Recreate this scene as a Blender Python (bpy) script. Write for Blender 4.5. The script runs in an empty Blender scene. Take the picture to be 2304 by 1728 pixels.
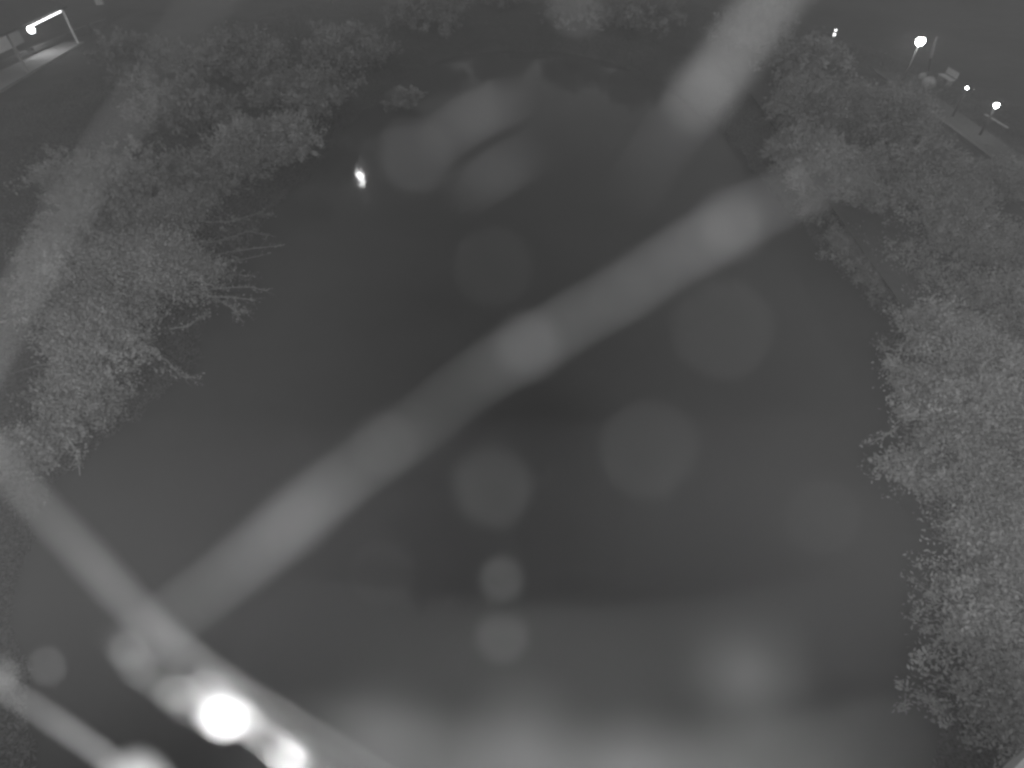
import bpy, math, random
import numpy as np
from mathutils import Vector
S = bpy.context.scene
C = S.collection
rng = np.random.default_rng(7); random.seed(7)
R = math.radians

# ------------------------------------------------------------------ camera
CAM_H, PITCH, LENS = 10.0, R(43.8), 19.64
FP = 2304*LENS/36.0                       # focal length in photo pixels
HAZE = 0.0115                            # density of the haze added to lift the blacks
AP = 0.006                                # aperture diameter (m)
cd = bpy.data.cameras.new('camera'); cam = bpy.data.objects.new('camera', cd); C.objects.link(cam)
cam.location = (0, 0, CAM_H); cam.rotation_euler = (math.pi/2-PITCH, 0, 0)
cd.lens = LENS; cd.sensor_width = 36; cd.clip_start = 0.004; cd.clip_end = 3000
cd.dof.use_dof = True; cd.dof.focus_distance = 17.0; cd.dof.aperture_fstop = LENS/1000/AP
cd.dof.aperture_blades = 0
S.camera = cam
# ------------------------------------------------------------------ world, moonlight, illuminators, exposure
w = bpy.data.worlds.new('World'); S.world = w; w.use_nodes = True
nt = w.node_tree; nt.nodes.clear()
sky = nt.nodes.new('ShaderNodeTexSky'); sky.sky_type = 'NISHITA'; sky.sun_disc = False
sky.sun_elevation = R(35); sky.sun_rotation = R(200)
bw = nt.nodes.new('ShaderNodeRGBToBW'); bg = nt.nodes.new('ShaderNodeBackground'); wo = nt.nodes.new('ShaderNodeOutputWorld')
nt.links.new(sky.outputs[0], bw.inputs[0]); nt.links.new(bw.outputs[0], bg.inputs[0]); nt.links.new(bg.outputs[0], wo.inputs[0])
bg.inputs[1].default_value = 0.085
sl = bpy.data.lights.new('moonlight', 'SUN'); sl.energy = 0.12; sl.angle = R(10)
so = bpy.data.objects.new('moonlight', sl); C.objects.link(so); so.rotation_euler = (R(50), 0, R(20))
def lamp(name, kind, loc, target, power, size=R(100), rad=0.1, blend=1.0):
    l = bpy.data.lights.new(name, kind); l.energy = power
    if kind == 'SPOT': l.spot_size = size; l.spot_blend = blend
    l.shadow_soft_size = rad
    o = bpy.data.objects.new(name, l); C.objects.link(o); o.location = loc
    o.rotation_euler = (Vector(target)-Vector(loc)).to_track_quat('-Z', 'Y').to_euler()
    return o
# infrared floodlights on the bridge, beside the camera
lamp('infrared_floodlight', 'SPOT', (-2.2, -1.2, 9.2), (-8.5, 12, 0.5), 2500, R(75), 0.12)
lamp('infrared_floodlight', 'SPOT', (2.2, -1.2, 9.2), (8.5, 14, 0.5), 2500, R(75), 0.12)
S.view_settings.view_transform = 'Standard'; S.view_settings.look = 'None'
S.view_settings.exposure = 0; S.view_settings.gamma = 1; S.view_settings.use_curve_mapping = False
S.render.engine = 'CYCLES'
try: S.cycles.filter_width = 2.8
except Exception: pass

XA = Vector((1, 0, 0)); FW = Vector((0, math.cos(PITCH), -math.sin(PITCH))); UP = Vector((0, math.sin(PITCH), math.cos(PITCH)))
def ray(u, v): return FW + XA*((u-1152)/FP) - UP*((v-864)/FP)
def at(u, v, z=0.0):                      # point at height z seen at (u, v)
    d = ray(u, v); t = (z-CAM_H)/d.z
    return Vector((0, 0, CAM_H)) + d*t
def near(u, v, d): return Vector((0, 0, CAM_H)) + ray(u, v)*d
LED = near(440, 1850, 0.073)              # the camera's own infrared diode, below left of the lens
lamp('infrared_diode', 'POINT', LED, LED, 0.085, rad=0.002)
for a in (40, 140, 220, 320):             # ring of diodes round the lens, lighting the cobweb
    p_ = Vector((0, 0, CAM_H))+XA*0.026*math.cos(R(a))+UP*0.026*math.sin(R(a)); lamp('infrared_diode', 'POINT', p_, p_, 0.016, rad=0.002)

# ------------------------------------------------------------------ materials (all grey: an infrared picture has no colour)
def mat(name, col, rough=0.8, noise=0.0, scale=5.0, spec=0.3, emit=0, bump=0, tone=False, translucent=0, detail=6, scale2=None):
    m = bpy.data.materials.new(name); m.use_nodes = True; t = m.node_tree; b = t.nodes['Principled BSDF']
    b.inputs['Roughness'].default_value = rough; b.inputs['Specular IOR Level'].default_value = spec
    b.inputs['Base Color'].default_value = (col, col, col, 1)
    tc = t.nodes.new('ShaderNodeTexCoord')
    n = t.nodes.new('ShaderNodeTexNoise'); n.inputs['Scale'].default_value = scale; n.inputs['Detail'].default_value = detail
    n.inputs['Roughness'].default_value = 0.65
    t.links.new(tc.outputs['Object'], n.inputs['Vector'])
    mr = t.nodes.new('ShaderNodeMapRange'); mr.inputs[1].default_value = 0.28; mr.inputs[2].default_value = 0.72
    mr.inputs[3].default_value = col*(1-noise); mr.inputs[4].default_value = col*(1+noise)
    t.links.new(n.outputs['Fac'], mr.inputs[0]); last = mr.outputs[0]
    if scale2:
        n2 = t.nodes.new('ShaderNodeTexNoise'); n2.inputs['Scale'].default_value = scale2; n2.inputs['Detail'].default_value = 3
        t.links.new(tc.outputs['Object'], n2.inputs['Vector'])
        r2 = t.nodes.new('ShaderNodeMapRange'); r2.inputs[1].default_value = 0.3; r2.inputs[2].default_value = 0.7
        r2.inputs[3].default_value = 0.6; r2.inputs[4].default_value = 1.4
        t.links.new(n2.outputs['Fac'], r2.inputs[0])
        mu = t.nodes.new('ShaderNodeMath'); mu.operation = 'MULTIPLY'
        t.links.new(last, mu.inputs[0]); t.links.new(r2.outputs[0], mu.inputs[1]); last = mu.outputs[0]
    if tone:
        a = t.nodes.new('ShaderNodeAttribute'); a.attribute_name = 'tone'
        mu = t.nodes.new('ShaderNodeMath'); mu.operation = 'MULTIPLY'
        t.links.new(last, mu.inputs[0]); t.links.new(a.outputs['Fac'], mu.inputs[1]); last = mu.outputs[0]
    t.links.new(last, b.inputs['Base Color'])
    if bump:
        bp = t.nodes.new('ShaderNodeBump'); bp.inputs['Strength'].default_value = bump; bp.inputs['Distance'].default_value = 0.05
        t.links.new(n.outputs['Fac'], bp.inputs['Height']); t.links.new(bp.outputs[0], b.inputs['Normal'])
    if emit:
        b.inputs['Emission Color'].default_value = (1, 1, 1, 1); b.inputs['Emission Strength'].default_value = emit
    if translucent:
        tr = t.nodes.new('ShaderNodeBsdfTranslucent'); mx = t.nodes.new('ShaderNodeMixShader'); mx.inputs[0].default_value = translucent
        t.links.new(last, tr.inputs[0]); t.links.new(b.outputs[0], mx.inputs[1]); t.links.new(tr.outputs[0], mx.inputs[2])
        t.links.new(mx.outputs[0], t.nodes['Material Output'].inputs[0])
    return m
M = dict(
    ground=mat('ground', 0.07, 0.95, 0.35, 1.2, bump=0.6, scale2=0.12),
    leaf=mat('leaf', 0.42, 0.7, 0.25, 0.8, tone=True, translucent=0.35),
    grass=mat('grass_blades', 0.19, 0.8, 0.3, 0.35, tone=True, translucent=0.3),
    bark=mat('bark', 0.26, 0.9, 0.3, 12),
    silk=mat('silk', 0.86, 0.6, 0.12, 300, translucent=0.3),
    dust=mat('dusty_silk', 0.24, 0.8, 0.1, 200, translucent=0.3),
    pale_dust=mat('pale_dusty_silk', 0.55, 0.8, 0.1, 200, translucent=0.3),
    bead=mat('bead', 0.88, 0.4, 0.05, 200, translucent=0.3),
    asphalt=mat('asphalt', 0.065, 0.9, 0.2, 3, scale2=0.4),
    kerb=mat('kerb_concrete', 0.16, 0.85, 0.2, 2),
    gravel=mat('verge', 0.12, 0.95, 0.3, 4),
    paint=mat('road_paint', 0.6, 0.6, 0.2, 6),
    concrete=mat('concrete', 0.42, 0.85, 0.15, 6, bump=0.3),
    roof=mat('shingle', 0.13, 0.9, 0.25, 3, bump=0.3),
    wall=mat('siding', 0.42, 0.7, 0.08, 2),
    trim=mat('trim', 0.7, 0.5, 0.05, 2),
    glass=mat('window_glass', 0.03, 0.08, 0.0, 1, spec=0.5),
    metal=mat('galvanised', 0.35, 0.45, 0.15, 8),
    darkmetal=mat('dark_metal', 0.06, 0.5, 0.15, 8),
    lamp=mat('lamp_globe', 0.8, 0.4, emit=70),
    lampdim=mat('lamp_small', 0.8, 0.4, emit=6),
    tube=mat('eave_glow', 0.8, 0.4, emit=7),  # emission standing in for the lit fascia at the eave
)
# water
def water_mat():
    m = bpy.data.materials.new('creek_water'); m.use_nodes = True; t = m.node_tree; b = t.nodes['Principled BSDF']
    b.inputs['Roughness'].default_value = 0.075; b.inputs['IOR'].default_value = 1.33; b.inputs['Specular IOR Level'].default_value = 0.18
    tc = t.nodes.new('ShaderNodeTexCoord')
    n0 = t.nodes.new('ShaderNodeTexNoise'); n0.inputs['Scale'].default_value = 0.16; n0.inputs['Detail'].default_value = 4
    t.links.new(tc.outputs['Object'], n0.inputs['Vector'])
    mr = t.nodes.new('ShaderNodeMapRange'); mr.inputs[1].default_value = .3; mr.inputs[2].default_value = .7
    mr.inputs[3].default_value = 0.058; mr.inputs[4].default_value = 0.088
    t.links.new(n0.outputs['Fac'], mr.inputs[0]); t.links.new(mr.outputs[0], b.inputs['Base Color'])
    n1 = t.nodes.new('ShaderNodeTexNoise'); n1.inputs['Scale'].default_value = 1.6; n1.inputs['Detail'].default_value = 5
    mp = t.nodes.new('ShaderNodeMapping'); mp.inputs['Scale'].default_value = (1, 0.45, 1)
    t.links.new(tc.outputs['Object'], mp.inputs['Vector']); t.links.new(mp.outputs[0], n1.inputs['Vector'])
    bp = t.nodes.new('ShaderNodeBump'); bp.inputs['Strength'].default_value = 0.3; bp.inputs['Distance'].default_value = 0.03
    t.links.new(n1.outputs['Fac'], bp.inputs['Height']); t.links.new(bp.outputs[0], b.inputs['Normal'])
    return m
M['water'] = water_mat()

# ------------------------------------------------------------------ mesh helpers
class MB:
    def __init__(s): s.v = []; s.f = []
    def add(s, v, f):
        o = len(s.v); s.v += [tuple(x) for x in v]; s.f += [tuple(i+o for i in q) for q in f]
    def box(s, c, d, rz=0.0, taper=1.0):
        c = Vector(c); v = []
        for z in (-1, 1):
            k = taper if z > 0 else 1
            for x, y in ((-1, -1), (1, -1), (1, 1), (-1, 1)):
                px, py = x*d[0]/2*k, y*d[1]/2*k
                v.append((c.x+px*math.cos(rz)-py*math.sin(rz), c.y+px*math.sin(rz)+py*math.cos(rz), c.z+z*d[2]/2))
        s.add(v, [(3, 2, 1, 0), (4, 5, 6, 7), (0, 1, 5, 4), (1, 2, 6, 5), (2, 3, 7, 6), (3, 0, 4, 7)])
    def tube(s, pts, rad, n=8):
        pts = [Vector(p) for p in pts]
        if not hasattr(rad, '__len__'): rad = [rad]*len(pts)
        v = []; f = []
        for i, p in enumerate(pts):
            a = pts[max(i-1, 0)]; b = pts[min(i+1, len(pts)-1)]; t = (b-a).normalized()
            q = t.cross(Vector((0, 0, 1)));
            if q.length < 0.05: q = t.cross(Vector((1, 0, 0)))
            q.normalize(); r = t.cross(q)
            for k in range(n):
                an = 2*math.pi*k/n
                v.append(p+(q*math.cos(an)+r*math.sin(an))*rad[i])
        for i in range(len(pts)-1):
            for k in range(n):
                f.append((i*n+k, i*n+(k+1) % n, (i+1)*n+(k+1) % n, (i+1)*n+k))
        f.append(tuple(range(n-1, -1, -1))); f.append(tuple((len(pts)-1)*n+k for k in range(n)))
        s.add(v, f)
    def ball(s, c, r, seg=16, ring=10, jitter=0.0, stretch=None):
        c = Vector(c); v = []; f = []
        sd, sk = stretch if stretch else (None, 1)
        ph = [random.uniform(0, 6.28) for _ in range(3)]
        for i in range(ring+1):
            th = math.pi*i/ring
            for k in range(seg):
                a = 2*math.pi*k/seg
                d = Vector((math.sin(th)*math.cos(a), math.sin(th)*math.sin(a), math.cos(th)))
                rr = r*(1+jitter*(math.sin(3*a+ph[0])*math.sin(2*th+ph[1])+0.5*math.sin(5*a+ph[2])*math.sin(th)))
                d = d*rr
                if sd: d = d + sd*(d.dot(sd))*(sk-1)
                v.append(c+d)
        for i in range(ring):
            for k in range(seg): f.append((i*seg+k, (i+1)*seg+k, (i+1)*seg+(k+1) % seg, i*seg+(k+1) % seg))
        s.add(v, f)
    def build(s, name, m, parent=None, smooth=False, tone=None):
        me = bpy.data.meshes.new(name); me.from_pydata(s.v, [], s.f); me.update()
        me.materials.append(m)
        if smooth: me.polygons.foreach_set('use_smooth', [True]*len(me.polygons))
        o = bpy.data.objects.new(name, me); C.objects.link(o); o.parent = parent
        return o
def npmesh(name, V, F, m, tone=None, parent=None):
    me = bpy.data.meshes.new(name); nv, nf, k = len(V), len(F), F.shape[1]
    me.vertices.add(nv); me.vertices.foreach_set('co', V.astype(np.float32).ravel())
    me.loops.add(nf*k); me.loops.foreach_set('vertex_index', F.astype(np.int32).ravel())
    me.polygons.add(nf); me.polygons.foreach_set('loop_start', np.arange(0, nf*k, k, dtype=np.int32))
    me.polygons.foreach_set('loop_total', np.full(nf, k, dtype=np.int32))
    me.update(calc_edges=True); me.materials.append(m)
    if tone is not None:
        a = me.attributes.new('tone', 'FLOAT', 'POINT'); a.data.foreach_set('value', tone.astype(np.float32))
    o = bpy.data.objects.new(name, me); C.objects.link(o); o.parent = parent
    return o
def tag(o, label=None, cat=None, group=None, kind=None):
    if label: o['label'] = label
    if cat: o['category'] = cat
    if group: o['group'] = group
    if kind: o['kind'] = kind
    return o
def empty(name, loc, label, cat, group=None):
    o = bpy.data.objects.new(name, None); C.objects.link(o); o.location = loc; o.empty_display_size = 0.1
    return tag(o, label, cat, group)

# ------------------------------------------------------------------ terrain and water
W = [(110, 2300), (60, 1800), (45, 1450), (65, 1220), (150, 1060), (265, 965), (330, 900), (430, 830), (450, 745), (500, 650),
     (560, 550), (625, 450), (705, 395), (765, 300), (850, 225), (930, 160), (1080, 120), (1280, 120), (1440, 165),
     (1550, 235), (1650, 325), (1720, 400), (1800, 500), (1900, 620), (1960, 720), (1985, 800), (1990, 900), (2010, 1000),
     (2040, 1100), (2065, 1200), (2080, 1350), (2085, 1500), (2085, 1800), (2060, 2300)]
W = [(u+(40 if u > 1790 and v > 620 else 0), v) for u, v in W]
W0 = [np.array(at(u, v)[:2]) for u, v in W]; WP = []
for i in range(len(W0)-1):                 # soften and roughen the shoreline
    p0, p1, p2, p3 = W0[max(i-1, 0)], W0[i], W0[i+1], W0[min(i+2, len(W0)-1)]
    for k in range(4):
        t = k/4; q = .5*((2*p1)+(-p0+p2)*t+(2*p0-5*p1+4*p2-p3)*t*t+(-p0+3*p1-3*p2+p3)*t**3)
        WP.append(q+rng.normal(size=2)*0.12)
WP = np.array(WP)
WP = np.vstack([WP, [[WP[-1, 0]+1, -40], [WP[0, 0]-1, -40]]])
def sdist(P):                              # signed distance to the shoreline, positive on land
    P = np.atleast_2d(P); d = np.full(len(P), 1e9); ins = np.zeros(len(P), bool)
    for i in range(len(WP)):
        a, b = WP[i], WP[(i+1) % len(WP)]; e = b-a
        t = np.clip(((P-a)@e)/(e@e), 0, 1); q = a+t[:, None]*e
        d = np.minimum(d, np.hypot(*(P-q).T))
        c = ((a[1] > P[:, 1]) != (b[1] > P[:, 1]))
        with np.errstate(divide='ignore', invalid='ignore'):
            xs = (b[0]-a[0])*(P[:, 1]-a[1])/(b[1]-a[1])+a[0]
        ins ^= c & (P[:, 0] < xs)
    return np.where(ins, -d, d)
def hnoise(P, s, seed=0):
    r = np.random.default_rng(seed); o = np.zeros(len(P))
    for k in range(6):
        a = r.uniform(0, 6.28); f = s*(0.6+0.5*k); ph = r.uniform(0, 6.28)
        o += np.sin((P[:, 0]*math.cos(a)+P[:, 1]*math.sin(a))*f+ph)/(1+0.6*k)
    return o/2.2
def height(P):
    P = np.atleast_2d(P); d = sdist(P)
    h = np.where(d < 0, -0.9+0.9*np.exp(d*1.2), 1.3*(1-np.exp(-np.maximum(d, 0)*0.55)))
    return h + np.where(d > 0, np.minimum(d, 1)*0.10*hnoise(P, 0.9, 3), 0) - 0.06
xs = np.concatenate([np.linspace(-300, -45, 14)[:-1], np.linspace(-45, 45, 226), np.linspace(45, 300, 14)[1:]])
ys = np.concatenate([np.linspace(-150, -12, 8)[:-1], np.linspace(-12, 75, 218), np.linspace(75, 420, 14)[1:]])
GX, GY = np.meshgrid(xs, ys); P = np.stack([GX.ravel(), GY.ravel()], 1)
V = np.column_stack([P, height(P)]); nx = len(xs)
idx = np.arange(len(V)).reshape(len(ys), nx)
F = np.stack([idx[:-1, :-1], idx[:-1, 1:], idx[1:, 1:], idx[1:, :-1]], -1).reshape(-1, 4)
g = npmesh('ground', V, F, M['ground']); g.data.polygons.foreach_set('use_smooth', [True]*len(F)); tag(g, 'dark rough ground of both creek banks and the yards behind', kind='structure')
mb = MB(); mb.add([(-70, -60, 0), (70, -60, 0), (70, 75, 0), (-70, 75, 0)], [(0, 1, 2, 3)])
wt = mb.build('water', M['water']); tag(wt, 'smooth dark creek water between the two overgrown banks', kind='structure')
def gz(x, y): return float(height(np.array([[x, y]]))[0])
def onland(u, v, it=3):
    z = 1.2
    for _ in range(it):
        p = at(u, v, z); z = gz(p.x, p.y)
    return Vector((p.x, p.y, z))

# ------------------------------------------------------------------ foliage
def leaf_quads(Pc, size, up=0.35, aspect=0.45, along=None):
    n = len(Pc); nrm = rng.normal(size=(n, 3)); nrm[:, 2] = np.abs(nrm[:, 2])+up
    nrm /= np.linalg.norm(nrm, axis=1)[:, None]
    t = rng.normal(size=(n, 3)) + (0 if along is None else along*1.6); t -= (t*nrm).sum(1)[:, None]*nrm; t /= np.linalg.norm(t, axis=1)[:, None]
    b = np.cross(nrm, t); s = size*rng.uniform(0.6, 1.4, n)[:, None]
    V = np.stack([Pc-t*s, Pc+b*s*aspect, Pc+t*s, Pc-b*s*aspect], 1).reshape(-1, 3)
    return V, np.arange(4*n).reshape(n, 4)
def crown_points(n, rx, ry, hz, lobes):
    cs = []
    for _ in range(lobes):
        a = random.uniform(0, 6.28); q = random.uniform(0.15, 0.85)
        cs.append((math.cos(a)*rx*q, math.sin(a)*ry*q, hz*random.uniform(0.35, 0.95)*(1-0.45*q*q), random.uniform(0.22, 0.45)))
    out = []; tn = []; al = []
    per = n//lobes
    for cx, cy, cz, q in cs:
        nt_ = max(per//34, 3)                  # tufts: leaves sit in clusters at twig ends, with gaps between them
        d = rng.normal(size=(nt_, 3)); d[:, 2] = np.abs(d[:, 2])*rng.choice([1, 1, 1, -.4], nt_); d /= np.linalg.norm(d, axis=1)[:, None]
        rr = rng.uniform(0.55, 1.0, nt_)+rng.exponential(0.13, nt_); k = q*min(rx, ry)
        tc_ = np.array([cx, cy, cz])+d*rr[:, None]*np.array([k*1.25, k*1.25, k*0.8]); ts = rng.uniform(.035, .11, nt_)*(1 if hz < 1.65 else 1.5)
        tw = rng.integers(0, nt_, per); g_ = rng.normal(size=(per, 3))*ts[tw][:, None]
        g_ += d[tw]*(rng.normal(size=per)*ts[tw]*1.2)[:, None]
        out.append(tc_[tw]+g_); al.append(d[tw])
        tt = rng.uniform(0.72, 1.22, nt_); tn.append(tt[tw]*rng.uniform(0.9, 1.1, per)*random.uniform(.88, 1.1))
    Pn = np.vstack(out); T = np.concatenate(tn)
    Pn[:, 2] = np.maximum(Pn[:, 2], 0.03)
    return Pn, T, np.vstack(al)
def stems(mb, rx, ry, hz, n):
    for _ in range(n):
        a = random.uniform(0, 6.28); q = random.uniform(0.3, 0.95)
        e = Vector((math.cos(a)*rx*q, math.sin(a)*ry*q, hz*random.uniform(0.5, 0.95)))
        m1 = Vector((e.x*0.35, e.y*0.35, e.z*0.55))
        mb.tube([(random.uniform(-.08, .08), random.uniform(-.08, .08), -0.2), m1, m1.lerp(e, .5)+Vector((0, 0, .08)), e], [0.035, 0.022, 0.014, 0.006], 5)
def shrub(u, v, rad, hz, label, group, leaves=19000, size=0.075, name='shrub', dens=1.0, branches=(), z=None, sparse=1.0):
    p = onland(u, v); p.z = max(p.z, -0.02)
    root = empty(name, p, label, 'shrub', group)
    Pn, T, AL = crown_points(int(leaves*dens), rad, rad, hz, max(5, int(rad*9)))
    T = T*(1.25 if dens > .9*rad*rad/2.05 and dens/(rad/1.7)**2 > 1.35 else 1.0)  # densest shrubs: floodlit brightness put into the leaf tone
    Vv, Ff = leaf_quads(Pn, size, along=AL)
    npmesh('foliage', Vv, Ff, M['leaf'], np.repeat(T, 4), root)
    mb = MB(); stems(mb, rad, rad, hz, 26); mb.build('stem', M['bark'], root)
    for br in branches:                    # twigs reaching out over the water
        pts = [at(a, b, zz)-p for a, b, zz in br]
        mb = MB(); n = len(pts)
        mb.tube(pts, [0.02*(1-i/n)+0.006 for i in range(n)], 5)
        L = []
        for i in range(n-1):
            for _ in range(11):
                q = random.random(); b0 = pts[i].lerp(pts[i+1], q)
                d = (pts[i+1]-pts[i]).normalized(); sd = Vector((random.gauss(0, 1), random.gauss(0, 1), random.gauss(0, .5))).normalized()
                ln = random.uniform(0.08, 0.42); e = b0+(d*0.6+sd*0.7)*ln
                mb.tube([b0, b0.lerp(e, .5)+sd*ln*.08, e], [0.007, 0.005, 0.003], 4)
                for _ in range(random.randint(0, 5)): L.append(b0.lerp(e, random.uniform(.3, 1.1))+Vector((random.gauss(0, .04), random.gauss(0, .04), random.gauss(0, .03))))
        o = mb.build('branch', M['bark'], root)
        Vv, Ff = leaf_quads(np.array(L), 0.034); npmesh('leaves', Vv, Ff, M['leaf'], np.full(len(Vv), 1.15), o)
    return root
GL, GR, GF = 'shrubs along the left bank', 'shrubs along the right bank', 'trees and bushes on the far bank'
LEFT = [
 (60, 1020, 1.2, 1.0, 'ragged low shrub at the left frame edge, just above the lower silk strand', .7),
 (170, 930, 1.3, 1.1, 'scraggly small leaved shrub at the lower end of the left bank', .8),
 (215, 800, 1.7, 1.5, 'pale dense shrub lower left, its tip pointing down at the dark water', 1.4),
 (310, 700, 1.9, 1.7, 'brightest round leafy shrub on the left bank, below the dark notch', 1.6),
 (190, 620, 1.6, 1.3, 'mid grey shrub behind the brightest left shrub, away from the water', 1),
 (400, 545, 1.6, 1.4, 'shrub on the left bank with long bare twigs reaching over the water', 1),
 (480, 440, 1.8, 1.5, 'loose shrub on the left bank with gaps, above the long twigs', .8),
 (260, 480, 1.9, 1.6, 'broad shrub set back from the left shore, crossed by the faint silk strand', 1),
 (610, 365, 1.9, 1.6, 'smooth pale rounded bush at the corner where the left bank turns away', 1.5),
 (440, 300, 2.1, 1.6, 'dim broad bush behind the pale corner bush on the left bank', 1),
 (690, 250, 2.2, 1.7, 'dim bush beyond the corner bush, nearest the bright water glint', 1.1),
 (560, 180, 2.4, 1.8, 'far dim bush high on the left bank, left of the creek bend', 1),
 (800, 150, 2.4, 1.7, 'far bush above the glint, at the upper left of the creek bend', 1),
 (340, 180, 2.3, 1.6, 'far grey bush at the upper left, below the lit house yard', .9),
]
tw1 = [(400, 600, 1.2), (470, 575, 1.0), (560, 560, .8), (635, 552, .6)]
tw2 = [(400, 612, 1.1), (440, 606, 1.0), (520, 590, .8), (590, 574, .7)]
tw3 = [(430, 655, 1.0), (480, 668, .9), (520, 692, .75), (545, 722, .65)]
tw4 = [(440, 655, 1.0), (500, 648, .9), (560, 645, .75), (600, 655, .6)]
tw5 = [(520, 690, .75), (535, 700, .7), (555, 700, .62)]
tw6 = [(330, 790, 1.), (375, 810, .8), (405, 845, .6), (425, 850, .5)]
tw7 = [(380, 740, 1.), (420, 735, .8), (450, 715, .7), (470, 705, .6)]
tw9 = [(400, 625, 1.), (470, 628, .85), (530, 618, .75), (572, 622, .65)]
tw10 = [(470, 668, .9), (520, 668, .8), (575, 676, .7)]
tw11 = [(440, 500, 1.1), (520, 498, .9), (580, 480, .7), (612, 486, .6)]
tw12 = [(420, 560, 1.1), (500, 540, .9), (560, 520, .8), (600, 528, .65)]
tw8 = [(150, 980, 1.), (175, 1020, .7), (180, 1070, .4)]
for i, (u, v, r, h, lab, dn) in enumerate(LEFT):
    br = {5: (tw1, tw2, tw9, tw12), 6: (tw11,), 3: (tw3, tw4, tw5, tw7, tw10), 2: (tw6,), 1: (tw8,)}.get(i, ())
    shrub(u, v, r, h, lab, GL, dens=dn*(r/1.7)**2*(1 if v > 320 else .4), branches=br, size=0.036 if v > 500 else (0.05 if v > 320 else 0.08))
RIGHT = [
 (1800, 300, 2.0, 1.7, 'dim shrub at the upper end of the right bank, above the silk strand end', 1),
 (1800, 390, 1.9, 1.6, 'pale shrub on the right bank where the long diagonal silk strand ends', 1.4),
 (1950, 320, 2.1, 1.7, 'broad pale shrub set back from the right shore below the far road', 1.2),
 (1900, 490, 1.6, 1.3, 'dark feathery shrub on the right bank just below the strand end', .9),
 (1960, 600, 1.6, 1.3, 'spiky pale tipped shrub jutting left over the water on the right bank', 1.1),
 (2100, 520, 1.9, 1.5, 'dim shrub inland of the spiky right bank shrub', .8),
 (2045, 720, 1.5, 1.2, 'small dark shrub with a bare twig above the brightest right bushes', .8),
 (2070, 850, 1.5, 1.5, 'pale upper bush of the bright pair halfway down the right bank', 1.5),
 (2060, 965, 1.5, 1.5, 'pale lower bush of the bright pair, bulging left over the water', 1.5),
 (2210, 760, 1.6, 1.3, 'dim shrub at the right frame edge level with the upper bright bush', .7),
 (2100, 1110, 1.4, 1.3, 'grey small leaved shrub below the bright pair on the right bank', 1.1),
 (2130, 1260, 1.3, 1.2, 'soft grey shrub low on the right bank above the ragged lowest ones', 1.2),
 (2225, 1010, 1.4, 1.1, 'dim loose shrub at the right frame edge behind the bright pair', .6),
 (2150, 1420, 1.2, 1.0, 'thin ragged shrub low on the right bank', .8),
 (2160, 1580, 1.0, .8, 'lowest thin dark shrub near the bottom right corner', .55),
]
RIGHT += [
 (1850, 430, 1.3, 1.1, 'low feathery bush at the shore right under the end of the diagonal strand', 1),
 (1925, 560, 1.3, 1.1, 'low dark bush filling the shore between the feathery shrub and the spiky one', 1),
 (2020, 640, 1.6, 1.2, 'mid grey bush directly inland of the spiky right bank shrub tips', 1),
 (2230, 620, 1.8, 1.3, 'dim wide bush near the right frame edge, level with the spiky shrub', .8),
 (2040, 430, 1.8, 1.3, 'dim bush inland between the strand end and the road verge', .8),
 (2250, 460, 1.8, 1.1, 'dim low bush at the right frame edge under the road', .6)]
tr1 = [(2020, 790, .9), (1990, 780, .8), (1975, 765, .7)]
tr2 = [(2020, 960, .9), (1985, 985, .8), (1958, 992, .7)]
tr3 = [(2025, 745, 1.1), (2033, 730, 1.2), (2040, 710, 1.3)]
for i, (u, v, r, h, lab, dn) in enumerate(RIGHT):
    br = {7: (tr1,), 8: (tr2,), 6: (tr3,)}.get(i, ())
    shrub(u+((58 if v < 1350 else 28) if v > 690 else 12), v, r, h, lab, GR, dens=max(dn, .8)*(r/1.7)**2, branches=br, size=0.036 if v > 450 else 0.055)
FAR = [
 (960, 60, 2.6, 2.2, 'far bank bush left of centre at the top edge of the photo', 1),
 (1120, 20, 2.6, 2.3, 'palest far bank bush at the top edge, speckled with bright leaves', 1.4),
 (1290, 45, 2.6, 2.0, 'dim far bank bush right of centre at the top edge', 1),
 (1450, 75, 2.5, 2.0, 'far bank bush just left of the thick upper silk strand', 1),
 (1690, 110, 2.5, 2.0, 'far bush just right of the thick upper silk strand', .9),
 (1790, 190, 2.2, 1.8, 'far dark bush right of the strand, below the tiny marker lights', .9),
 (920, 285, .9, .9, 'tiny lone pale bush standing at the water on the creek bend', 1.2),
]
for (u, v, r, h, lab, dn) in FAR:
    shrub(u, v, r, h, lab, GF, dens=dn*(r/2.1)**2*.5, size=0.09)

# undergrowth on the banks: one uncountable mass of weeds and grass
def undergrowth(name, label, n, pred, size, hgt):
    P = []
    while sum(map(len, P)) < n:
        Q = np.column_stack([rng.uniform(-34, 34, 60000), rng.uniform(0, 52, 60000)])
        dens = np.clip(0.55+0.45*hnoise(Q, 0.8, 11), .35, 1)*np.clip(13/(np.hypot(Q[:, 0], Q[:, 1])+1), .1, 1)*1.6
        u_ = rng.uniform(0, 1, len(Q)); k_ = (u_ < dens) & pred(Q, 0); Q = Q[k_]; u_ = u_[k_]; dens = dens[k_]
        d = sdist(Q); P.append(Q[(d > -0.12) & pred(Q, d) & (u_ < dens*np.where(d < 2.2, 1, .45))])
    P = np.vstack(P)[:n]; z = np.maximum(height(P), 0)
    Pc = np.column_stack([P, z+rng.uniform(0.02, 1, n)**1.5*hgt*(0.6+0.5*hnoise(P, 1.7, 5))])
    V, F = leaf_quads(Pc, size, up=0.1, aspect=0.35)
    T = np.repeat((0.9+0.35*hnoise(P, 0.7, 8))*rng.uniform(0.85, 1.15, n), 4)
    return tag(npmesh(name, V, F, M['grass'], T), label, kind='stuff')
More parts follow.
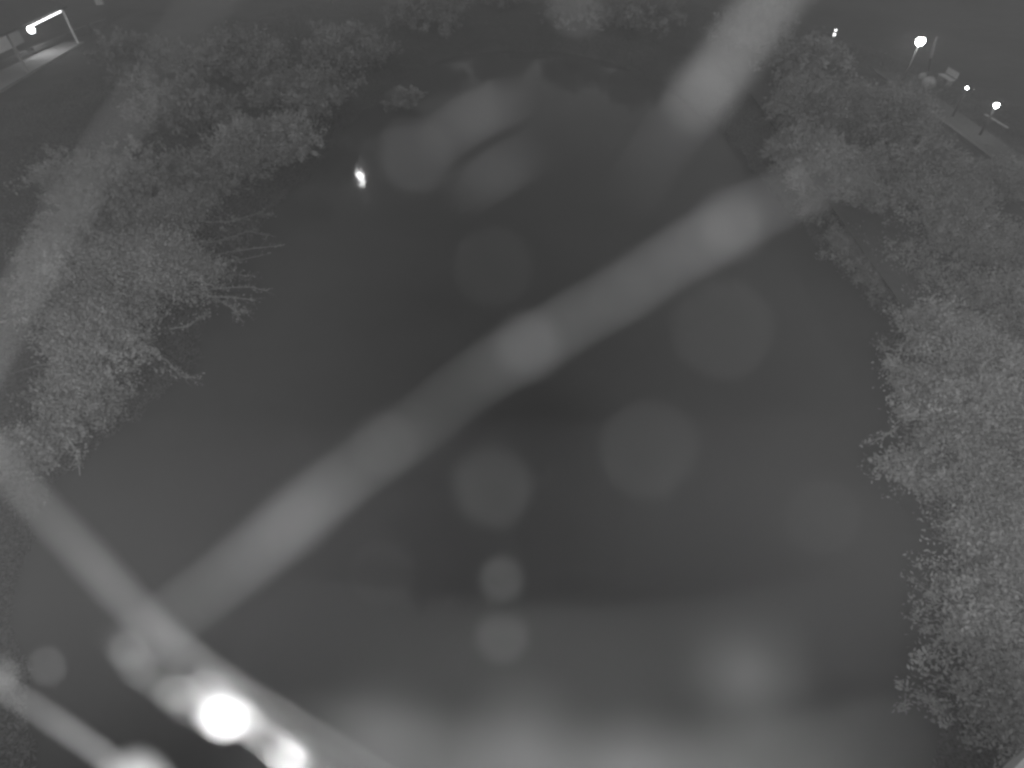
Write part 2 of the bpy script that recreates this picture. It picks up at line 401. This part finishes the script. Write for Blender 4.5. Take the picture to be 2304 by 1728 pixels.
undergrowth('undergrowth', 'tangled weeds and grass covering the left creek bank', 260000, lambda Q, d: (Q[:, 0] < -1) & (d < 15), 0.045, 0.3)
undergrowth('undergrowth', 'tangled weeds and grass covering the right creek bank', 260000, lambda Q, d: (Q[:, 0] >= -1) & (d < 13), 0.045, 0.3)

# ------------------------------------------------------------------ upper right: road, kerb, lamps, sign
def strip(name, cen, wid, dz, m, label, kind='structure'):
    mb = MB(); v = []; f = []
    for i, p in enumerate(cen):
        a = cen[max(i-1, 0)]; b = cen[min(i+1, len(cen)-1)]; t = (b-a); t.z = 0; t.normalize(); n = Vector((-t.y, t.x, 0))
        for s in (-1, 1):
            q = p+n*s*wid/2; v.append((q.x, q.y, 1.42+dz))
    for i in range(len(cen)-1): f.append((2*i, 2*i+2, 2*i+3, 2*i+1))
    mb.add(v, f); o = mb.build(name, m); return tag(o, label, kind=kind)
def slab(name, a, b, wid, z0, z1, m):
    mb = MB(); t = b-a; ang = math.atan2(t.y, t.x); c = (a+b)/2
    mb.box((c.x, c.y, (z0+z1)/2), (t.length, wid, z1-z0), ang); return mb.build(name, m)
A0 = at(2030, 165, 1.4); A1 = at(2400, 420, 1.4); dr = (A1-A0).normalized(); nr = Vector((-dr.y, dr.x, 0))
if nr.y < 0: nr = -nr
strip('road', [A0-dr*1+nr*5.2, A1+dr*8+nr*5.2], 7.2, 0.03, M['asphalt'], 'dark asphalt road running down to the right frame edge')
o = slab('verge', A0+nr*0.75, A1+dr*8+nr*0.75, 1.3, 1.0, 1.46, M['gravel']); tag(o, 'pale gravel verge along the near side of the road', kind='structure')
o = slab('kerb', A0+nr*1.5, A1+dr*8+nr*1.5, 0.16, 1.0, 1.57, M['kerb']); tag(o, 'low concrete kerb along the near side of the road', kind='structure')
Lm0 = at(2216, 257, 1.46); Lm1 = at(2268, 288, 1.46)
tmp = [Lm0, Lm1]; strip('road_marking', tmp, 0.12, 0.045, M['paint'], 'short white painted line on the road surface')

def pole_lamp(u, v, zl, r, label, group, m, arm=0.0, pole=True, d=None):
    L = at(u, v, zl); b = Vector((L.x+arm, L.y, gz(L.x+arm, L.y)))
    root = empty('yard_lamp', b, label, 'lamp', group)
    mb = MB(); mb.tube([(0, 0, -.2), (0, 0, zl-b.z-(r*0.9 if arm == 0 else 0))], [0.055, 0.04], 8)
    mb.build('pole', M['darkmetal'], root, True)
    if arm:
        mb = MB(); mb.tube([(0, 0, zl-b.z-.05), (-arm*.5, 0, zl-b.z+r+.12), (-arm, 0, zl-b.z+r)], 0.03, 6); mb.build('arm', M['darkmetal'], root)
    mb = MB(); mb.ball((-arm, 0, zl-b.z), r, 20, 12); mb.build('globe', m, root, True)
    mb = MB(); mb.tube([(-arm, 0, zl-b.z+r*0.85), (-arm, 0, zl-b.z+r*1.15)], [r*0.7, r*0.3], 12); mb.build('cap', M['darkmetal'], root)
    return root
pole_lamp(2071, 93, 4.0, 0.165, 'large glaring globe lamp at the upper right, beside the tall pale post', 'lamps at the upper right', M['lamp'])
pole_lamp(2176, 198, 2.6, 0.045, 'small lamp right of the low bench, farther from the frame edge', 'lamps at the upper right', M['lamp'])
pole_lamp(2242, 237, 2.6, 0.085, 'medium lamp beside the road near the right frame edge', 'lamps at the upper right', M['lamp'])
# two tiny stacked lights on a dark post
L = at(1877, 78, 3.0); b = Vector((L.x, L.y, gz(L.x, L.y)))
root = empty('marker_post', b, 'dark thin post topped by two tiny stacked marker lights', 'post')
mb = MB(); mb.tube([(0, 0, -.2), (0, 0, 3.0-b.z-.08)], 0.07, 8); mb.build('post', M['darkmetal'], root)
mb = MB(); mb.ball((0, 0, 3-b.z), 0.065, 12, 8); mb.build('marker_light', M['lampdim'], root, True)
mb = MB(); mb.ball((0, 0, 3.2-b.z), 0.05, 12, 8); mb.build('marker_light', M['lampdim'], root, True)
# slanted post: lamplight on its upper shaft put into a pale colour
a = at(2100, 152, 1.5); top = Vector((a.x, a.y, 1.5))
root = empty('leaning_post', (a.x, a.y, 1.3), 'slender leaning post just right of the large glaring lamp, upper part coloured pale as if lit', 'post')
q0 = at(2088, 160, 1.6); q1 = at(2094, 130, 2.3); q2 = at(2102, 98, 3.1); q3 = at(2108, 84, 3.5)
P0 = Vector((a.x, a.y, 1.3))
mb = MB(); mb.tube([q0-P0, q1-P0], [0.045, 0.05], 8); mb.build('lower_shaft', M['darkmetal'], root, True)
mb = MB(); mb.tube([q1-P0, q1.lerp(q2, .3)-P0, q2-P0, q3-P0], [0.04, 0.075, 0.06, 0.03], 8); mb.build('lit_upper_shaft', M['trim'], root, True)
# low bench
B = onland(2122, 190); root = empty('bench', B, 'low pale bench standing at the head of the road', 'bench')
rz = math.atan2(dr.y, dr.x)
for nm, c, d in (('seat', (0, 0, .45), (1.5, .42, .06)), ('backrest', (0, .24, .72), (1.5, .05, .34)), ('leg', (-.6, 0, .21), (.07, .38, .42)), ('leg', (.6, 0, .21), (.07, .38, .42))):
    mb = MB(); x, y = c[0], c[1]
    mb.box((.75*(x*math.cos(rz)-y*math.sin(rz)), .75*(x*math.sin(rz)+y*math.cos(rz)), c[2]*.75), [q_*.75 for q_ in d], rz)
    mb.build(nm, M['trim'] if nm in ('seat', 'backrest') else M['metal'], root)
for (u, v, r, lab) in ((2085, 196, .32, 'larger pale boulder at the near end of the gravel verge'), (2072, 178, .2, 'smaller pale boulder behind the larger one at the verge end')):
    p = onland(u, v); mb = MB(); mb.ball((0, 0, r*.5), r, 16, 10, .12); o = mb.build('boulder', M['concrete'], None, True); o.location = p
    tag(o, lab, 'boulder', 'boulders at the end of the verge')

# ------------------------------------------------------------------ upper left: house with lit porch, drive edges
H = onland(60, 100)
root = empty('garden_shelter', H, 'small gabled shelter with a glaring lamp and a glowing strip for its lit eave in the upper left corner', 'shelter')
EZ = 2.0
e0 = at(-70, 112, H.z+EZ); e1 = at(150, 14, H.z+EZ); ax = (e1-e0); ax.z = 0; ln = ax.length; ax.normalize(); ay = Vector((-ax.y, ax.x, 0))
ra = math.atan2(ax.y, ax.x); base = e0-H; base.z = 0
def hb(nm, x, y, z, d, m, par=None):
    mb = MB(); c = base+ax*x+ay*y; mb.box((c.x, c.y, z), d, ra); return mb.build(nm, m, par or root)
def hp(x, y, z): c = base+ax*x+ay*y; return (c.x, c.y, z)
mb = MB(); x0, x1 = -.2, ln
rv = [hp(x0, 0, EZ+.02), hp(x1, 0, EZ+.02), hp(x1, 3.6, EZ+.02), hp(x0, 3.6, EZ+.02), hp(x0, 1.8, EZ+.75), hp(x1, 1.8, EZ+.75)]
rv += [(a, b, c-.1) for a, b, c in rv]
mb.add(rv, [(0, 1, 5, 4), (2, 3, 4, 5), (7, 6, 10, 11), (9, 8, 11, 10), (0, 6, 7, 1), (2, 8, 9, 3), (0, 4, 10, 6), (4, 3, 9, 10), (1, 7, 11, 5), (5, 11, 8, 2)])
rf = mb.build('roof', M['roof'], root)
hb('back_wall', ln/2, 3.3, .96, (ln-.4, .12, 1.9), M['wall'])
for x in (.1, ln*.36, ln-.25): hb('post', x, .2, .94, (.1, .1, 1.9), M['trim'])
hb('floor', ln/2, 1.7, .06, (ln+.3, 3.4, .14), M['concrete'])
t0, t1 = at(52, 60, H.z+EZ-.05)-H, at(122, 26, H.z+EZ-.05)-H
mb = MB(); mb.tube([t0-ay*.35, t1-ay*.35], .035, 8); mb.build('eave_glow_strip', M['tube'], root)  # bright lit fascia imitated by a glowing strip
mb = MB(); mb.ball(at(70, 67, H.z+1.35)-H, .16, 14, 10); mb.build('ball_lamp', M['lamp'], root, True)
# low walls / path edges in front of the yard
for (a, b, lab, nm) in (((-60, 175), (58, 119), 'shorter pale kerb at the left frame edge below the house yard', 'garden_kerb'),
                        ((74, 112), (195, 62), 'longer pale kerb below the house yard, right of the gap', 'garden_kerb'),
                        ((206, 58), (238, 48), 'farthest short pale kerb, right end of the line below the house', 'garden_kerb')):
    pa, pb = at(*a, 1.5), at(*b, 1.5); o = slab(nm, pa, pb, .22, 1.0, 1.62, M['kerb']); tag(o, lab, 'kerb', 'kerbs below the house yard')
pa, pb = at(-60, 150, 1.45), at(260, 18, 1.45)
strip('driveway', [pa, pb], 3.0, .02, M['asphalt'], 'strip of driveway between the house and the pale kerbs')
for (u, v, lab) in ((226, 10, 'pale small utility box right of the house at the top edge'),):
    p = onland(u, v); root = empty('utility_box', p, lab, 'box'); mb = MB(); mb.box((0, 0, .4), (.5, .4, .8), .3, .95); mb.build('cabinet', M['trim'], root)
    mb = MB(); mb.box((0, 0, .82), (.56, .46, .05), .3); mb.build('lid', M['metal'], root)

# ------------------------------------------------------------------ lamp whose mirror image glints on the water
g0 = at(811, 398, 0); dg = ray(811, 398).normalized(); ref = Vector((dg.x, dg.y, -dg.z)); k = 12.0/ref.z; T = g0+ref*k
root = empty('street_lamp', (T.x, T.y+1.4, gz(T.x, T.y)), 'tall street lamp beyond the far bank whose light glints on the water', 'street lamp')
zz = 12.0-root.location.z
mb = MB(); mb.tube([(0, 0, -.3), (0, 0, zz+.2)], [.11, .06], 10); mb.build('pole', M['metal'], root, True)
mb = MB(); mb.tube([(0, 0, zz+.1), (0, -.7, zz+.55), (0, -1.4, zz+.42)], .04, 8); mb.build('arm', M['metal'], root, True)
mb = MB(); mb.ball((0, -1.4, zz), .23, 20, 12); mb.build('globe', mat('floodlight_globe', 0.8, 0.4, emit=170), root, True)

# ------------------------------------------------------------------ lower right corner: bridge rail end, its lit look put into a white colour
p0, p1 = at(2282, 1728, 8.0), at(2310, 1700, 8.0)
ea = (p1-p0).normalized(); n2 = Vector((-ea.y, ea.x, 0))
if n2.dot(p0-Vector((0, 0, 8))) < 0: n2 = -n2
q = [p0-ea*.6, p0-ea*.02, p1+ea*.02, p1+ea*.35, p1+ea*.35+n2*.5, p0-ea*.6+n2*.5]
q[0] += n2*.06; q[3] += n2*.03; n_ = len(q)
lo = [Vector((a.x, a.y, 7.9)) for a in q]
mb = MB(); mb.add(q+lo, [tuple(range(n_)), tuple(range(2*n_-1, n_-1, -1))]+[(i, n_+i, n_+(i+1) % n_, (i+1) % n_) for i in range(n_)])
c = (q[4]+q[5])/2-n2*.2; mb.box((c.x, c.y, 3.4), (.3, .3, 8.98))
ab = mb.build('bridge_rail_end', mat('lit_rail_white', .8, .5, .08, 8)); tag(ab, 'corner of the bridge rail at the bottom right, whitened to look lit', 'bridge rail')

# ------------------------------------------------------------------ cobweb right in front of the lens
def blur_depth(rB): return AP*FP/(2*rB)     # distance at which the blur disc has radius rB (photo pixels)
def smooth(pts, n=8):
    out = []
    P_ = [pts[0]]+list(pts)+[pts[-1]]
    for i in range(1, len(P_)-2):
        p0, p1, p2, p3 = [np.array(q, float) for q in P_[i-1:i+3]]
        for k in range(n):
            t = k/n; out.append(.5*((2*p1)+(-p0+p2)*t+(2*p0-5*p1+4*p2-p3)*t*t+(-p0+3*p1-3*p2+p3)*t**3))
    out.append(np.array(pts[-1], float)); return out
GS = 'cobweb strands stretched across the lens'
KS, KB, KM = 0.46, 0.80, 0.68
def strand(pts, rB, label, beads=(), name='silk_strand', m='silk'):
    """pts: (u, v, own half width px)"""
    d = blur_depth(rB); sp = smooth(pts); W3 = [near(a[0], a[1], d) for a in sp]; wob = [1+.16*math.sin(i*1.7+pts[0][0])+.1*math.sin(i*.61+pts[0][1]) for i in range(len(sp))]; o = W3[len(W3)//2]
    root = empty(name, o, label, 'cobweb strand', GS)
    mb = MB(); mb.tube([p-o for p in W3], [max(a[2]*KS*q_, .3)/FP*d for a, q_ in zip(sp, wob)], 10); mb.build('thread', M[m], root, True)
    for b in beads:
        u, v, rb = b[:3]; rb *= KB; mb = MB(); st = None
        if len(b) > 3:
            sd = (near(u+math.cos(R(b[3]))*50, v+math.sin(R(b[3]))*50, d)-near(u, v, d)).normalized(); st = (sd, b[4])
        mb.ball(near(u, v, d)-o, rb/FP*d, 18, 12, .06, st); mb.build('bead', M['bead'], root, True)
    return root
def mote(u, v, rB, rb, label, ang=None, k=1, m='bead'):
    rb *= KM if m == 'bead' else 1
    d = blur_depth(rB); o = near(u, v, d); st = None
    if ang is not None: st = ((near(u+math.cos(R(ang))*50, v+math.sin(R(ang))*50, d)-o).normalized(), k)
    mb = MB(); mb.ball((0, 0, 0), rb/FP*d, 18, 12, .08, st); ob = mb.build('silk_tuft', M[m], None, True); ob.location = o
    return tag(ob, label, 'cobweb tuft', 'cobweb tufts close to the lens')
strand([(300, 1450, 14), (430, 1355, 16), (560, 1255, 28), (650, 1180, 46), (720, 1120, 38), (800, 1060, 14), (900, 990, 12), (1010, 900, 9), (1100, 835, 13), (1190, 785, 18), (1300, 715, 16), (1420, 650, 17), (1520, 580, 19), (1620, 520, 28), (1700, 475, 18), (1800, 425, 16), (1950, 350, 4)],
       72, 'long strand crossing the whole view diagonally from lower left to the right bank',
       [(1190, 778, 33), (1645, 505, 36), (670, 1165, 28), (865, 1000, 20), (560, 1245, 15), (610, 1205, 17), (735, 1105, 16), (820, 1040, 12), (905, 965, 9), (1120, 815, 10), (1300, 705, 9), (1395, 655, 15), (1460, 610, 14), (1545, 560, 15), (1590, 545, 18), (1740, 450, 10)])
strand([(1850, -150, 50), (1760, -30, 50), (1680, 75, 50), (1630, 150, 52), (1570, 225, 55), (1550, 250, 14), (1490, 330, 5), (1420, 430, 3)],
       72, 'thickest brightest strand hanging down from the top edge right of centre')
strand([(520, -60, 4), (420, 60, 4), (320, 210, 7), (215, 370, 9), (130, 510, 10), (60, 640, 13), (-30, 800, 16), (-120, 980, 16)],
       64, 'faint strand slanting down over the left bank to the left frame edge')
strand([(-140, 860, 22), (-40, 985, 22), (60, 1105, 22), (200, 1255, 26), (330, 1395, 24), (450, 1500, 12), (600, 1600, 8), (760, 1700, 8), (900, 1790, 8)],
       50, 'pale strand from the left frame edge to the bottom, meeting the diagonal one')
strand([(-120, 1480, 9), (0, 1545, 12), (120, 1620, 13), (220, 1690, 14), (330, 1770, 14)],
       36, 'short strand across the bottom left corner', [(8, 1512, 14, 60, 1.6), (305, 1758, 60, 25, 1.5)])
strand([(250, 1430, 3), (300, 1485, 5), (380, 1550, 5), (500, 1595, 5), (600, 1665, 5), (680, 1725, 5), (800, 1810, 5)],
       46, 'lowest beaded strand with the dazzling white blob near the bottom left',
       [(288, 1462, 11, 60, 1.5), (310, 1500, 9, 60, 1.4), (392, 1560, 10, 45, 1.5), (425, 1590, 8), (470, 1545, 16, 30, 1.3), (502, 1590, 42, 50, 1.3), (550, 1615, 12, 50, 1.5), (658, 1704, 24, 40, 1.4)])
strand([(985, 320, 4), (1030, 285, 12), (1090, 250, 14), (1140, 225, 9), (1165, 210, 2)], 60, 'short hazy strand left of centre near the top, above the round smudge')
strand([(1040, 440, 2), (1090, 405, 9), (1150, 370, 9), (1200, 345, 2)], 60, 'faint short strand just under the short hazy one')
mote(938, 350, 82, 26, 'round smudge just right of the bright water glint')
mote(1110, 600, 90, 17, 'very faint round smudge above the middle of the long strand')
mote(1625, 740, 115, 24, 'very faint wide smudge below the right half of the long strand')
mote(1460, 1010, 110, 27, 'wide round smudge right of the centre of the water')
mote(1110, 1095, 90, 30, 'smudge at the centre of the water, above the stacked pair')
mote(1850, 1165, 85, 16, 'faint smudge near the lower right bank')
mote(1130, 1302, 50, 23, 'upper blob of the stacked pair low in the middle')
mote(1130, 1432, 58, 27, 'lower blob of the stacked pair low in the middle')
mote(1680, 1515, 95, 84, 'large soft bright blob low on the right', None, 1, 'dust')
mote(850, 1650, 95, 80, 'soft bright blob at the bottom, left of the middle', None, 1, 'dust')
mote(1180, 1650, 95, 60, 'soft bright blob at the bottom, in the middle', 0, 1.6, 'dust')
mote(1420, 1690, 90, 60, 'soft dim blob at the bottom, right of the middle one', 0, 1.2, 'dust')
mote(860, 1290, 75, 14, 'faint smudge under the lower left part of the long strand')
mote(105, 1497, 44, 11, 'small faint oval smudge near the bottom left corner', 60, 1.4)
mote(1300, 25, 60, 16, 'faint wide smear at the top edge in the middle', 0, 2.2)
# threads almost touching the lens: a broad soft veil over the bottom of the view
strand([(250, 1300, 4), (700, 1300, 18), (1250, 1300, 28), (1700, 1290, 18), (2050, 1260, 4)], 360, 'widest faintest veil strand across the middle of the water', m='pale_dust')
strand([(500, 1500, 4), (850, 1560, 26), (1300, 1590, 34), (1700, 1560, 24), (2000, 1490, 4)], 240, 'broad soft veil strand sagging across the lower middle', m='pale_dust')
strand([(640, 1760, 10), (850, 1800, 80), (1300, 1860, 120), (1700, 1830, 80), (2100, 1760, 10)], 220, 'broadest brightest veil strand along the bottom edge', m='pale_dust')

# ------------------------------------------------------------------ haze volume added to lift the dark tones
mb = MB(); mb.box((0, 135, 5.6), (598, 566, 14.6))
hm = bpy.data.materials.new('haze'); hm.use_nodes = True; t = hm.node_tree; t.nodes.clear()
pv = t.nodes.new('ShaderNodeVolumePrincipled'); ou = t.nodes.new('ShaderNodeOutputMaterial')
pv.inputs['Color'].default_value = (.9, .9, .9, 1); pv.inputs['Density'].default_value = HAZE; pv.inputs['Anisotropy'].default_value = 0.0
t.links.new(pv.outputs[0], ou.inputs['Volume'])
hz = mb.build('haze', hm); tag(hz, 'thin pale haze added over the creek to lift its dark tones', kind='stuff')
